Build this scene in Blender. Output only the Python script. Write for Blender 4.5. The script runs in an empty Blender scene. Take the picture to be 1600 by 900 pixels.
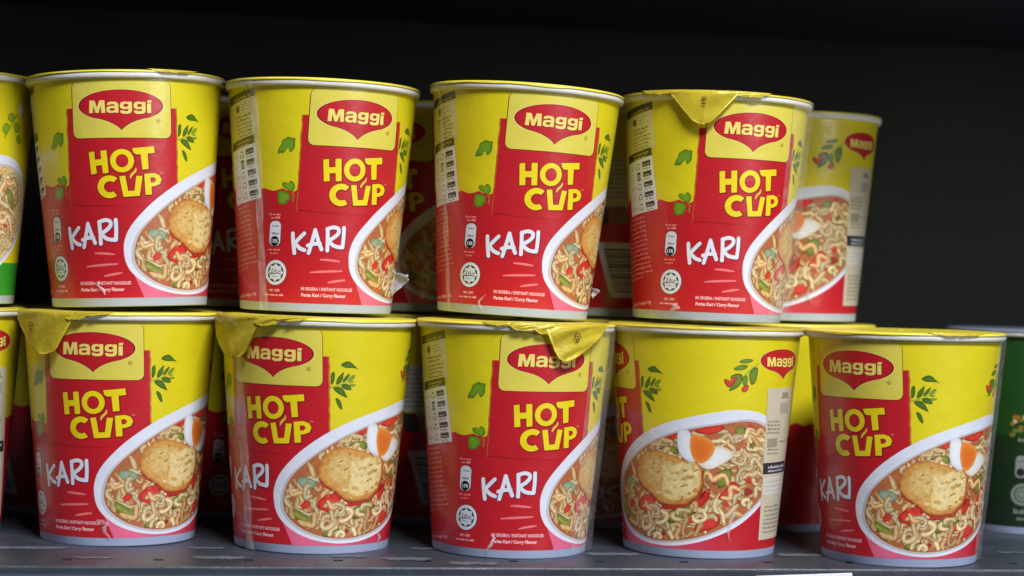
import bpy, bmesh, math, random
from mathutils import Vector, Matrix
from mathutils.geometry import tessellate_polygon
random.seed(7)
S = bpy.context.scene
COL = S.collection
rad = math.radians

# ------------------------------------------------------------------ camera
cd = bpy.data.cameras.new('camera')
cam = bpy.data.objects.new('camera', cd); COL.objects.link(cam)
Xc = Vector((0.9996182, 0.01184411, 0.02496324)); Yc = Vector((-0.0252964, 0.02886654, 0.99926314)); Fc = Vector((-0.01111478, 0.9995131, -0.02915513))
mw = Matrix((Xc, Yc, -Fc)).transposed().to_4x4(); mw.translation = Vector((0, -0.93673, 0.13132))
cam.matrix_world = mw
cd.sensor_width = 36.0; cd.lens = 2976.61/1600*36; cd.shift_y = 71.17/1600; cd.clip_start = 0.05; cd.clip_end = 50
S.camera = cam
cd.dof.use_dof = True; cd.dof.focus_distance = .905; cd.dof.aperture_fstop = 6.0
# ------------------------------------------------------------------ light
w = bpy.data.worlds.new('World'); S.world = w; w.use_nodes = True
bg = w.node_tree.nodes['Background']; bg.inputs[0].default_value = (0.80, 0.88, 1.0, 1); bg.inputs[1].default_value = 0.04
def area(name, loc, target, sx, sy, power, col):
    l = bpy.data.lights.new(name, 'AREA'); l.shape = 'RECTANGLE'; l.size = sx; l.size_y = sy; l.energy = power; l.color = col
    o = bpy.data.objects.new(name, l); COL.objects.link(o); o.location = loc
    o.rotation_euler = (Vector(target)-Vector(loc)).to_track_quat('-Z', 'Y').to_euler()
    return o
area('ceiling_tube_light', (0.68, -1.42, 1.95), (0.0, 0, .1), 0.9, 0.4, 100, (.95, .97, 1.0))
area('aisle_fill_light', (1.7, -1.6, 0.5), (0, 0, .12), 0.8, 0.8, 15, (.92, .95, 1.0))
S.view_settings.view_transform = 'Standard'; S.view_settings.look = 'None'
S.view_settings.exposure = -0.16; S.view_settings.gamma = 1; S.view_settings.use_curve_mapping = False
S.cycles.use_denoising = True; S.cycles.max_bounces = 6; S.cycles.transparent_max_bounces = 12

# ------------------------------------------------------------------ materials
def lin(c):
    return tuple(((v/255)/12.92 if v/255 <= .04045 else ((v/255+.055)/1.055)**2.4) for v in c)
def mat(name, col=(.5, .5, .5), rough=.5, metal=0, coat=0, bump=0, bscale=200, var=0, vscale=30, spec=.5, attr=False, alpha=None):
    m = bpy.data.materials.new(name); m.use_nodes = True
    nt = m.node_tree; N = nt.nodes; L = nt.links
    p = N['Principled BSDF']
    p.inputs['Roughness'].default_value = rough; p.inputs['Metallic'].default_value = metal
    p.inputs['Specular IOR Level'].default_value = spec
    p.inputs['Coat Weight'].default_value = coat; p.inputs['Coat Roughness'].default_value = .18
    tc = N.new('ShaderNodeTexCoord')
    src = None
    if attr:
        a = N.new('ShaderNodeAttribute'); a.attribute_name = 'Col'; src = a.outputs['Color']
    else:
        r = N.new('ShaderNodeRGB'); r.outputs[0].default_value = (*col, 1); src = r.outputs[0]
    if var:
        n = N.new('ShaderNodeTexNoise'); n.inputs['Scale'].default_value = vscale; n.inputs['Detail'].default_value = 5
        L.new(tc.outputs['Object'], n.inputs['Vector'])
        mr = N.new('ShaderNodeMapRange'); mr.inputs[1].default_value = .25; mr.inputs[2].default_value = .75
        mr.inputs[3].default_value = 1-var; mr.inputs[4].default_value = 1+var
        L.new(n.outputs[0], mr.inputs[0])
        mx = N.new('ShaderNodeVectorMath'); mx.operation = 'SCALE'
        L.new(src, mx.inputs[0]); L.new(mr.outputs[0], mx.inputs['Scale']); src = mx.outputs[0]
    L.new(src, p.inputs['Base Color'])
    if bump:
        n2 = N.new('ShaderNodeTexNoise'); n2.inputs['Scale'].default_value = bscale; n2.inputs['Detail'].default_value = 3
        L.new(tc.outputs['Object'], n2.inputs['Vector'])
        b = N.new('ShaderNodeBump'); b.inputs['Strength'].default_value = bump; b.inputs['Distance'].default_value = .001
        L.new(n2.outputs[0], b.inputs['Height']); L.new(b.outputs[0], p.inputs['Normal'])
        if coat: L.new(b.outputs[0], p.inputs['Coat Normal'])
    if alpha is not None:
        p.inputs['Alpha'].default_value = alpha
    return m
M_print = mat('printed_ink', rough=.42, coat=.55, bump=.4, bscale=70, var=.035, vscale=60, attr=True)
M_food = mat('printed_food_photo', rough=.42, coat=.55, bump=.4, bscale=70, var=.2, vscale=520, attr=True)
M_paper = mat('white_paper_cup', lin((172, 185, 216)), rough=.5, bump=.15, bscale=120, var=.04, vscale=90)
M_rim = mat('rolled_paper_rim', lin((230, 228, 218)), rough=.45, bump=.2, bscale=300, var=.06, vscale=150)
M_foil = mat('yellow_lid_foil', lin((240, 222, 72)), rough=.33, metal=.08, coat=.3, bump=.5, bscale=160, var=.06, vscale=60)
M_foilw = mat('white_lid_foil', lin((128, 138, 156)), rough=.34, metal=.2, coat=.3, bump=.5, bscale=160, var=.06, vscale=60)
M_ink = mat('dark_print_ink', lin((70, 55, 20)), rough=.5)
M_deck = mat('grey_shelf_enamel', lin((54, 59, 69)), rough=.38, bump=.25, bscale=240, var=.25, vscale=45, spec=.5)
M_lip = mat('shelf_lip_enamel', lin((72, 80, 98)), rough=.35, bump=.2, bscale=300, var=.15, vscale=60)
M_slot = mat('slot_shadow_steel', lin((16, 17, 20)), rough=.7)
M_scuff_sheen = mat('scuff_sheen_metal', lin((92, 97, 106)), rough=.5, bump=.3, bscale=400, var=.3, vscale=120)
M_back = mat('black_back_panel', lin((46, 44, 33)), rough=.7, bump=.15, bscale=150, var=.25, vscale=12)
M_back2 = mat('charcoal_back_panel', lin((44, 46, 40)), rough=.7, bump=.15, bscale=150, var=.25, vscale=12)
M_card = mat('white_price_card', lin((235, 236, 240)), rough=.5)
def film_mat(name, dens, rough=.2):
    m = bpy.data.materials.new(name); m.use_nodes = True
    nt = m.node_tree; N = nt.nodes; L = nt.links
    p = N['Principled BSDF']; p.inputs['Base Color'].default_value = (.82, .82, .86, 1); p.inputs['Roughness'].default_value = rough
    t = N.new('ShaderNodeBsdfTransparent'); mx = N.new('ShaderNodeMixShader')
    tc = N.new('ShaderNodeTexCoord'); n = N.new('ShaderNodeTexNoise'); n.inputs['Scale'].default_value = 220; n.inputs['Detail'].default_value = 4
    L.new(tc.outputs['Object'], n.inputs['Vector'])
    mr = N.new('ShaderNodeMapRange'); mr.inputs[1].default_value = .3; mr.inputs[2].default_value = .7
    mr.inputs[3].default_value = dens*.55; mr.inputs[4].default_value = dens*1.45
    L.new(n.outputs[0], mr.inputs[0]); L.new(mr.outputs[0], mx.inputs[0])
    L.new(t.outputs[0], mx.inputs[1]); L.new(p.outputs[0], mx.inputs[2])
    L.new(mx.outputs[0], N['Material Output'].inputs['Surface'])
    return m
M_film = film_mat('clear_wrap_film', .24)
M_sheet = film_mat('loose_wrap_film', .10)
M_film2 = film_mat('wrap_film_fold', .3)

# ------------------------------------------------------------------ object helpers
def link(name, me, m=None, parent=None):
    o = bpy.data.objects.new(name, me); COL.objects.link(o)
    if m is not None and not me.materials: me.materials.append(m)
    if parent is not None: o.parent = parent
    return o
def mesh(name, V, F, smooth=False):
    me = bpy.data.meshes.new(name); me.from_pydata(V, [], F); me.update()
    if smooth:
        for p in me.polygons: p.use_smooth = True
    return me
def copy_tree(o, parent=None):
    c = o.copy(); COL.objects.link(c); c.parent = parent
    for ch in list(o.children): copy_tree(ch, c)
    return c
def box(name, c, s, m, parent=None, bev=.0008, mtx=None):
    bm = bmesh.new(); bmesh.ops.create_cube(bm, size=1)
    for v in bm.verts: v.co = Vector((v.co.x*s[0]+c[0], v.co.y*s[1]+c[1], v.co.z*s[2]+c[2]))
    if bev: bmesh.ops.bevel(bm, geom=bm.edges[:], offset=bev, segments=2, affect='EDGES')
    if mtx is not None: bmesh.ops.transform(bm, matrix=mtx, verts=bm.verts[:])
    me = bpy.data.meshes.new(name); bm.to_mesh(me); bm.free()
    return link(name, me, m, parent)

# ------------------------------------------------------------------ cup geometry (millimetres, wrapped on a cone)
H = 110.32; RB = 37.06; RT = 46.5; NF = 144; DPH = 2*math.pi/NF
SL = math.atan2(RT-RB, H)
def R(y): return RB+(RT-RB)*y/H
def cone_pt(ph, y, off, k=None):
    if k is None: k = math.floor(ph/DPH+1e-9)
    t = ph/DPH-k; r = R(y)+off
    a = k*DPH; b = (k+1)*DPH
    x = r*(math.sin(a)*(1-t)+math.sin(b)*t); yy = -r*(math.cos(a)*(1-t)+math.cos(b)*t)
    return (x/1000, yy/1000, y/1000)
def cone_n(ph): return (math.sin(ph)*math.cos(SL), -math.cos(ph)*math.cos(SL), -math.sin(SL))

class Art:
    """Flat print: polygons drawn in millimetres on the unrolled label, then wrapped on the cup's facets."""
    placed = []
    def __init__(s): s.V = []; s.F = []; s.C = []; s.Nn = []; s.z = .06
    def begin(s, x0, y0, x1, y1):
        """lift the next shape just above whatever is already printed under it"""
        n = 0
        for a0, b0, a1, b1, k in Art.placed:
            if k >= n and a0 < x1 and a1 > x0 and b0 < y1 and b1 > y0: n = k+1
        Art.placed.append((x0, y0, x1, y1, n)); s.z = .06+.004*n
    def over(s, pts, pad=0):
        xs = [p[0] for p in pts]; ys = [p[1] for p in pts]
        s.begin(min(xs)-pad, min(ys)-pad, max(xs)+pad, max(ys)+pad)
    def tri(s, pts, cols):
        P = [(x/R(y), y, *c) for (x, y), c in zip(pts, cols)]
        k0 = math.floor(min(p[0] for p in P)/DPH+1e-7); k1 = math.floor(max(p[0] for p in P)/DPH-1e-7)
        for k in range(k0, max(k0, k1)+1):
            Q = P
            for side, lim in ((1, k*DPH), (-1, (k+1)*DPH)):
                out = []
                for i in range(len(Q)):
                    a = Q[i]; b = Q[(i+1) % len(Q)]
                    da = side*(a[0]-lim); db = side*(b[0]-lim)
                    if da >= -1e-9: out.append(a)
                    if (da > 1e-9 and db < -1e-9) or (da < -1e-9 and db > 1e-9):
                        t = da/(da-db); out.append(tuple(a[j]+(b[j]-a[j])*t for j in range(5)))
                Q = out
                if len(Q) < 3: break
            if len(Q) < 3: continue
            i0 = len(s.V)
            for q in Q:
                s.V.append(cone_pt(q[0], q[1], s.z, k)); s.C.append(q[2:5]); s.Nn.append(cone_n(q[0]))
            s.F.append(tuple(range(i0, i0+len(Q))))
    def poly(s, pts, col, holes=(), colf=None, up=True):
        if up: s.over(pts)
        loops = [list(pts)]+[list(h) for h in holes]
        flat = [p for l in loops for p in l]
        c = lin(col) if col else None
        for t in tessellate_polygon([[Vector((x, y, 0)) for x, y in l] for l in loops]):
            q = [flat[i] for i in t]
            ar = (q[1][0]-q[0][0])*(q[2][1]-q[0][1])-(q[2][0]-q[0][0])*(q[1][1]-q[0][1])
            if abs(ar) < 1e-7: continue
            if ar < 0: q = [q[0], q[2], q[1]]
            s.tri(q, [colf(p) if colf else c for p in q])
    def quad(s, q, cols):
        ar = sum(q[i][0]*q[(i+1) % 4][1]-q[(i+1) % 4][0]*q[i][1] for i in range(4))
        if ar < 0: q = q[::-1]; cols = cols[::-1]
        s.tri((q[0], q[1], q[2]), (cols[0], cols[1], cols[2])); s.tri((q[0], q[2], q[3]), (cols[0], cols[2], cols[3]))
    def stroke(s, pts, wd, cols, up=True, taper=None):
        """cols: list of srgb colours across the width"""
        if up: s.over(pts, wd*.6)
        n = len(cols); cl = [lin(c) for c in cols]
        if n == 1: cl = cl*2; n = 2
        rows = []
        for i, p in enumerate(pts):
            a = pts[max(0, i-1)]; b = pts[min(len(pts)-1, i+1)]
            dx, dy = b[0]-a[0], b[1]-a[1]; l = math.hypot(dx, dy) or 1
            nx, ny = -dy/l, dx/l
            ww = wd*(taper(i/(len(pts)-1)) if taper else 1)
            rows.append([(p[0]+nx*ww*(j/(n-1)-.5), p[1]+ny*ww*(j/(n-1)-.5)) for j in range(n)])
        for i in range(len(pts)-1):
            for j in range(n-1):
                s.quad([rows[i][j], rows[i+1][j], rows[i+1][j+1], rows[i][j+1]], [cl[j], cl[j], cl[j+1], cl[j+1]])
    def blob(s, pts, cin, cout, rings=(1, .75, .4), c=None, sm=2):
        """outline with a soft colour change towards the middle"""
        pts = smooth(pts, sm); s.over(pts, .1)
        cx = sum(p[0] for p in pts)/len(pts); cy = sum(p[1] for p in pts)/len(pts)
        if c: cx, cy = c
        a = lin(cout); b = lin(cin); n = len(pts)
        def mixc(t): return tuple(a[i]+(b[i]-a[i])*t for i in range(3))
        L = [[(cx+(x-cx)*r, cy+(y-cy)*r) for x, y in pts] for r in rings]
        T = [0, .75, 1.0]
        for k in range(2):
            for i in range(n):
                j = (i+1) % n
                s.quad([L[k][i], L[k][j], L[k+1][j], L[k+1][i]], [mixc(T[k])]*2+[mixc(T[k+1])]*2)
        for i in range(n):
            j = (i+1) % n
            q = [L[2][i], L[2][j], (cx, cy)]
            ar = (q[1][0]-q[0][0])*(q[2][1]-q[0][1])-(q[2][0]-q[0][0])*(q[1][1]-q[0][1])
            if ar < 0: q = [q[1], q[0], q[2]]
            s.tri(q, [b]*3)
    def outline(s, loop, wd, col):
        s.over(loop, wd*.7); p = [q for i, q in enumerate(loop) if math.hypot(q[0]-loop[i-1][0], q[1]-loop[i-1][1]) > 1e-4]
        n = len(p); cl = lin(col); ring = []
        for i in range(n):
            a, b, c = p[i-1], p[i], p[(i+1) % n]
            l1 = math.hypot(b[0]-a[0], b[1]-a[1]); l2 = math.hypot(c[0]-b[0], c[1]-b[1])
            n1 = (-(b[1]-a[1])/l1, (b[0]-a[0])/l1); n2 = (-(c[1]-b[1])/l2, (c[0]-b[0])/l2)
            mx, my = n1[0]+n2[0], n1[1]+n2[1]; l = math.hypot(mx, my) or 1; mx /= l; my /= l
            k = wd/2/max(.55, mx*n1[0]+my*n1[1])
            ring.append(((b[0]+mx*k, b[1]+my*k), (b[0]-mx*k, b[1]-my*k)))
        for i in range(n):
            a, b = ring[i], ring[(i+1) % n]
            s.quad([a[0], b[0], b[1], a[1]], [cl]*4)
    def text(s, txt, cx, cy, width, height, col, bold=.02, shear=0, up=True, colf=None):
        tr, (x0, y0, x1, y1) = glyphs(txt, bold)
        if up: s.begin(cx-width/2-.2, cy-height/2-.2, cx+width/2+.2, cy+height/2+.2+abs(shear)*width/2)
        sx = width/(x1-x0); sy = height/(y1-y0); c = lin(col)
        for t in tr:
            q = [((p[0]-x0)*sx+cx-width/2, (p[1]-y0)*sy+cy-height/2) for p in t]
            q = [(x, y+shear*(x-cx)) for x, y in q]
            ar = (q[1][0]-q[0][0])*(q[2][1]-q[0][1])-(q[2][0]-q[0][0])*(q[1][1]-q[0][1])
            if abs(ar) < 1e-8: continue
            if ar < 0: q = [q[0], q[2], q[1]]
            s.tri(q, [c]*3)
    def dashes(s, x0, x1, y, h, col, slope=0, rnd=random):
        """a line of print too small to read: short word-like marks"""
        s.begin(x0-.1, min(y, y+slope*(x1-x0))-.1, x1+.1, max(y, y+slope*(x1-x0))+h+.1); x = x0; c = lin(col)
        while x < x1-.3:
            l = min(rnd.uniform(.8, 3.0), x1-x)
            d = slope*(x-x0); n = max(1, int(l/.55))
            for i in range(n):
                a = x+l*i/n; b = a+l/n*.8; hh = h*rnd.choice((.62, .62, .7, 1))
                s.quad([(a, y+d), (b, y+d), (b, y+d+hh), (a, y+d+hh)], [c]*4)
            x += l+rnd.uniform(.35, .6)
    def build(s, name, m=None):
        me = bpy.data.meshes.new(name); me.from_pydata(s.V, [], s.F); me.update()
        ca = me.color_attributes.new('Col', 'FLOAT_COLOR', 'POINT')
        buf = []
        for c in s.C: buf += [c[0], c[1], c[2], 1.0]
        ca.data.foreach_set('color', buf)
        for p in me.polygons: p.use_smooth = True
        me.normals_split_custom_set_from_vertices(s.Nn)
        me.materials.append(m or M_print)
        return me
_gl = {}
def glyphs(txt, bold):
    key = (txt, bold)
    if key in _gl: return _gl[key]
    cu = bpy.data.curves.new('lettering', 'FONT'); cu.body = txt; cu.offset = bold; cu.resolution_u = 3; cu.fill_mode = 'FRONT'
    o = bpy.data.objects.new('lettering', cu); COL.objects.link(o)
    dg = bpy.context.evaluated_depsgraph_get(); dg.update()
    me = o.evaluated_get(dg).to_mesh(); me.calc_loop_triangles()
    vs = [(v.co.x, v.co.y) for v in me.vertices]
    tr = [tuple(vs[i] for i in t.vertices) for t in me.loop_triangles]
    o.evaluated_get(dg).to_mesh_clear()
    bpy.data.objects.remove(o); bpy.data.curves.remove(cu)
    xs = [p[0] for t in tr for p in t]; ys = [p[1] for t in tr for p in t]
    _gl[key] = (tr, (min(xs), min(ys), max(xs), max(ys)))
    return _gl[key]
def smooth(pts, n=2):
    for _ in range(n):
        out = []
        for i in range(len(pts)):
            a = pts[i]; b = pts[(i+1) % len(pts)]
            out += [(a[0]*.75+b[0]*.25, a[1]*.75+b[1]*.25), (a[0]*.25+b[0]*.75, a[1]*.25+b[1]*.75)]
        pts = out
    return pts
def bez(a, c, b, n=8): return [((1-t)**2*a[0]+2*t*(1-t)*c[0]+t*t*b[0], (1-t)**2*a[1]+2*t*(1-t)*c[1]+t*t*b[1]) for t in [i/n for i in range(n+1)]]
def catmull(p, n=5):
    q = [p[0]]+list(p)+[p[-1]]; out = []
    for i in range(1, len(q)-2):
        for k in range(n):
            t = k/n
            out.append(tuple(.5*(2*q[i][d]+(q[i+1][d]-q[i-1][d])*t+(2*q[i-1][d]-5*q[i][d]+4*q[i+1][d]-q[i+2][d])*t*t+(3*q[i][d]-q[i-1][d]-3*q[i+1][d]+q[i+2][d])*t**3) for d in (0, 1)))
    return out+[p[-1]]
def ell(cx, cy, a, b, n=40, rot=0, t0=0, t1=2*math.pi):
    cr, sr = math.cos(rot), math.sin(rot); out = []
    full = abs(t1-t0-2*math.pi) < 1e-6
    for i in range(n if full else n+1):
        t = t0+(t1-t0)*i/n; x, y = a*math.cos(t), b*math.sin(t); out.append((cx+x*cr-y*sr, cy+x*sr+y*cr))
    return out
def rrect(x0, y0, x1, y1, r, n=5):
    out = []
    for cx, cy, t in ((x1-r, y1-r, 0), (x0+r, y1-r, 90), (x0+r, y0+r, 180), (x1-r, y0+r, 270)):
        out += [(cx+r*math.cos(rad(t+90*i/n)), cy+r*math.sin(rad(t+90*i/n))) for i in range(n+1)]
    return out
def jag(pts, n=3, am=.45):
    out = []
    for i in range(len(pts)):
        a = pts[i]; b = pts[(i+1) % len(pts)]
        for j in range(n): out.append((a[0]+(b[0]-a[0])*j/n+random.uniform(-am, am), a[1]+(b[1]-a[1])*j/n+random.uniform(-am, am)))
    return out
def scale(pts, k, c=None):
    cx, cy = c or (sum(p[0] for p in pts)/len(pts), sum(p[1] for p in pts)/len(pts))
    return [(cx+(x-cx)*k, cy+(y-cy)*k) for x, y in pts]

YEL = (222, 206, 26); PANEL = (222, 207, 84); RED = (190, 26, 38); DRED = (120, 12, 22); WHT = (204, 210, 232); TITLE = (236, 212, 24)
SLEEVE = []          # (name, mesh) of every printed piece
FOOD = ('noodle_print', 'vegetable_print', 'fried_bread_print')
def piece(name, art): SLEEVE.append((name, art.build(name, M_food if name in FOOD else M_print)))

# red ground: lower wrap with torn upper edge, and the tall front panel
def red_ground():
    a = Art(); a.begin(-170, 4, 130, 94)
    rr = random.Random(3); red = lin(RED)
    n = 84; p0 = 2.38-2*math.pi; p1 = 2.38
    for i in range(n):
        u, v = p0+(p1-p0)*i/n, p0+(p1-p0)*(i+1)/n
        a.quad([(u*R(4.2), 4.2), (v*R(4.2), 4.2), (v*R(47.5), 47.5), (u*R(47.5), 47.5)], [red]*4)
    n = 110; p1 = -26.6/R(52); top = [57.6+.5*math.sin(i*.8)+rr.uniform(-.35, .35) for i in range(n+1)]
    for i in range(n):
        u, v = p0+(p1-p0)*i/n, p0+(p1-p0)*(i+1)/n
        a.quad([(u*R(47.5), 47.5), (v*R(47.5), 47.5), (v*R(57.6), top[i+1]), (u*R(57.6), top[i])], [red]*4)
    L = [(-26.6+rr.uniform(-.2, .2), 47.5+i*2.28) for i in range(21)]
    Rr = [(27+rr.uniform(-.25, .25), 47.5+i*2.28) for i in range(21)]
    for i in range(20):
        m0 = (0, L[i][1]); m1 = (0, L[i+1][1])
        a.quad([L[i], m0, m1, L[i+1]], [red]*4); a.quad([m0, Rr[i], Rr[i+1], m1], [red]*4)
    # printed fold line under the title and worn edges of the panel
    a.stroke([(-27, 48.3), (-12, 47.5), (2, 47.2), (10, 47.3)], .7, [(140, 14, 26), (172, 20, 30)], taper=lambda t: 1-t*.8)
    a.stroke(L, .55, [(196, 120, 40), (150, 20, 26)]); a.stroke(Rr, .6, [(150, 18, 26), (206, 140, 60)])
    piece('red_print', a)
def emblem(cx, cy, k, withpanel):
    def T(p): return [(cx+x*k, cy+y*k) for x, y in p]
    t0 = rad(-50)
    e = ell(0, 0, 19.7, 7.2, 40, 0, t0, math.pi-t0)          # clockwise start right-bottom ... left-bottom
    xl, yl = e[-1]; xr, yr = e[0]
    shape = e+bez((xl, yl), (-3.4, -7.0), (.3, -11.3), 8)[1:]+bez((.3, -11.3), (4.0, -7.0), (xr, yr), 8)[1:-1]
    if withpanel:
        a = Art()
        a.poly(T(rrect(-23.7, -15.3, 24.2, 11.7, 3.2)), (110, 30, 12))
        a.poly(T(rrect(-23.3, -14.9, 23.9, 11.7, 3.0)), PANEL)
        piece('logo_panel', a)
    a = Art()
    a.poly(T(scale(shape, 1.05, (0, -.5))), (240, 216, 120)); a.poly(T(scale(shape, 1.02, (0, -.5))), (110, 12, 20)); a.poly(T(scale(shape, .985, (0, -.5))), RED)
    piece('brand_emblem', a)
    a = Art()
    gM = [(0, 0), (.3, 5.8), (2.7, 5.8), (3.9, 2.5), (5.1, 5.8), (7.5, 5.8), (7.8, 0), (5.9, 0), (5.75, 3.4), (4.6, 0), (3.2, 0), (2.05, 3.4), (1.9, 0)]
    ga = [(.2, 3.6), (.5, 4.6), (1.6, 5.1), (3.9, 5.1), (5.1, 4.7), (5.6, 3.7), (5.6, 0), (3.9, 0), (3.8, .45), (3.2, -.05), (1.4, -.05), (.3, .4), (0, 1.4), (.3, 2.6), (1.3, 3.1), (3.9, 3.2), (3.9, 3.6), (3.4, 3.95), (2.0, 3.95), (1.7, 3.6)]
    gah = [(1.6, 1.2), (2.1, .95), (3.2, .95), (3.9, 1.4), (3.9, 2.15), (2.1, 2.1), (1.6, 1.8)]
    gg = [(5.6, 5.1), (3.95, 5.1), (3.85, 4.75), (3.2, 5.15), (1.6, 5.15), (.4, 4.6), (0, 3.4), (.3, 2.2), (1.4, 1.65), (3.2, 1.65), (3.9, 2.0), (3.9, 1.2), (3.5, .75), (1.9, .75), (1.6, 1.1), (.1, 1.0), (.4, 0), (1.5, -.5), (3.8, -.5), (5.1, -.1), (5.6, 1.0)]
    ggh = [(1.7, 3.4), (2.1, 4.1), (3.3, 4.1), (3.9, 3.7), (3.9, 3.1), (3.3, 2.7), (2.1, 2.7)]
    LT = [(gM, None, -14.8), (ga, gah, -6.5), (gg, ggh, -.3), (gg, ggh, 6.0), ([(0, 0), (1.9, 0), (1.9, 4.4), (0, 4.4)], None, 12.3), ([(.1, 4.75), (2.0, 4.75), (2.3, 5.9), (.2, 5.9)], None, 12.3)]
    for dx, dy, c in ((.28, -.3, (118, 14, 20)), (0, 0, (240, 220, 116))):
        for g, h, ox in LT:
            pl = lambda l: [(cx+(x+ox+dx)*k, cy+(y-3.4+dy)*k) for x, y in l]
            a.poly(pl(g), c, (pl(h),) if h else ())
    if withpanel:
        a.text('R', 17.6, 87.0, .9, .9, (110, 40, 20), .01); a.outline(ell(17.6, 87.0, .9, .9, 12), .18, (120, 50, 20))
    piece('brand_lettering', a)
def title():
    def T(p): return [((X-490)*.0682, 68.4-(Y-600)*.0688) for X, Y in p]
    Hh = T([(262, 541), (301, 535), (306, 591), (350, 588), (346, 532), (388, 528), (399, 681), (359, 685), (354, 629), (311, 632), (317, 685), (276, 690)])
    O = T(ell(492, 600, 81, 79, 32)); Oh = T(ell(492, 601, 40, 42, 24))
    Tt = T([(562, 516), (712, 501), (717, 546), (666, 551), (672, 655), (628, 660), (618, 556), (592, 559), (570, 546)])
    Cc = T(ell(402, 776, 83, 77, 22, 0, rad(-38-0), rad(40-360)))
    Ci = T(ell(408, 776, 41, 40, 22, 0, rad(42-360), rad(-40)))
    Cf = T(ell(402, 776, 83, 77, 24, 0, rad(52), rad(312)))+T(ell(406, 776, 42, 38, 20, 0, rad(308), rad(56)))
    U = T([(470, 706), (511, 702), (528, 806), (571, 803), (586, 702), (628, 704), (606, 838), (496, 845)])
    fl = T([(583, 640), (592, 668), (572, 690), (556, 706), (548, 724), (538, 716), (546, 690), (566, 674), (578, 660)])
    P = T([(640, 690), (708, 683), (746, 696), (762, 724), (750, 756), (714, 771), (688, 774), (690, 829), (646, 832)])
    Ph = T([(684, 716), (708, 714), (720, 727), (708, 744), (687, 746)])
    a = Art()
    for l in (Hh, O, Tt, Cf, U, P): a.outline([(x+.12, y-.14) for x, y in l], .95, (132, 14, 22))
    for l, h in ((Hh, ()), (O, (Oh,)), (Tt, ()), (Cf, ()), (U, ()), (P, (Ph,))):
        a.poly(l, TITLE, h)
    for h in (Oh, Ph): a.outline(h, .35, (150, 30, 20))
    a.outline(fl, .6, (132, 14, 22)); a.poly(smooth(fl, 1), (240, 190, 70))
    a.text('TM', 18.6, 62.6, 1.5, .6, (236, 150, 90), .03)
    piece('title_lettering', a)
def flavour():
    def m(X, Y):
        x = -28.6+(X-470)*.0632; return (x, 37.6+(215-Y)*.064+.085*(x+28.5))
    st = [[(484, 222), (492, 290), (506, 370)], [(572, 226), (530, 268), (500, 300)], [(505, 296), (545, 335), (582, 352)],
          [(614, 374), (634, 290), (652, 208)], [(652, 205), (680, 285), (708, 352)], [(604, 318), (650, 308), (694, 310)],
          [(744, 200), (750, 290), (752, 362)], [(742, 202), (790, 192), (826, 206), (828, 236), (798, 266), (752, 290)], [(758, 290), (800, 330), (858, 344)],
          [(868, 198), (870, 270), (866, 344)]]
    a = Art()
    for dx, dy, wd, c in ((.3, -.3, 2.0, (96, 34, 84)), (0, 0, 1.8, (228, 230, 242))):
        for s_ in st:
            p = [m(*q) for q in s_]
            # soften the path and round the ends
            if len(p) > 2: p = catmull(p)
            p = [(x+dx, y+dy) for x, y in p]
            a.stroke(p, wd, [c])
            for e in (p[0], p[-1]): a.poly(ell(e[0], e[1], wd/2, wd/2, 12), c)
    piece('flavour_lettering', a)
    a = Art()
    for x0, y0, x1, y1 in ((-14, 25.3, -4.2, 24.7), (-18.3, 19.0, -2.8, 20.2), (-9.6, 14.4, -1.0, 16.0)):
        a.stroke([(x0, y0), (x0*.7+x1*.3, y0*.7+y1*.3+.15), (x0*.3+x1*.7, y0*.3+y1*.7+.1), (x1, y1)], .95, [(226, 104, 112), (240, 128, 134), (222, 96, 106)], taper=lambda t: .45+.9*math.sin(math.pi*min(.92, max(.08, t))))
    a.text('MI SEGERA / INSTANT NOODLES', -9.6, 11.2, 25.0, 1.6, (240, 176, 184), .045, .0)
    a.text('Perisa Kari / Curry Flavour', -11.0, 8.0, 21.6, 2.2, (244, 190, 196), .045, .0)
    piece('small_print', a)
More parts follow.
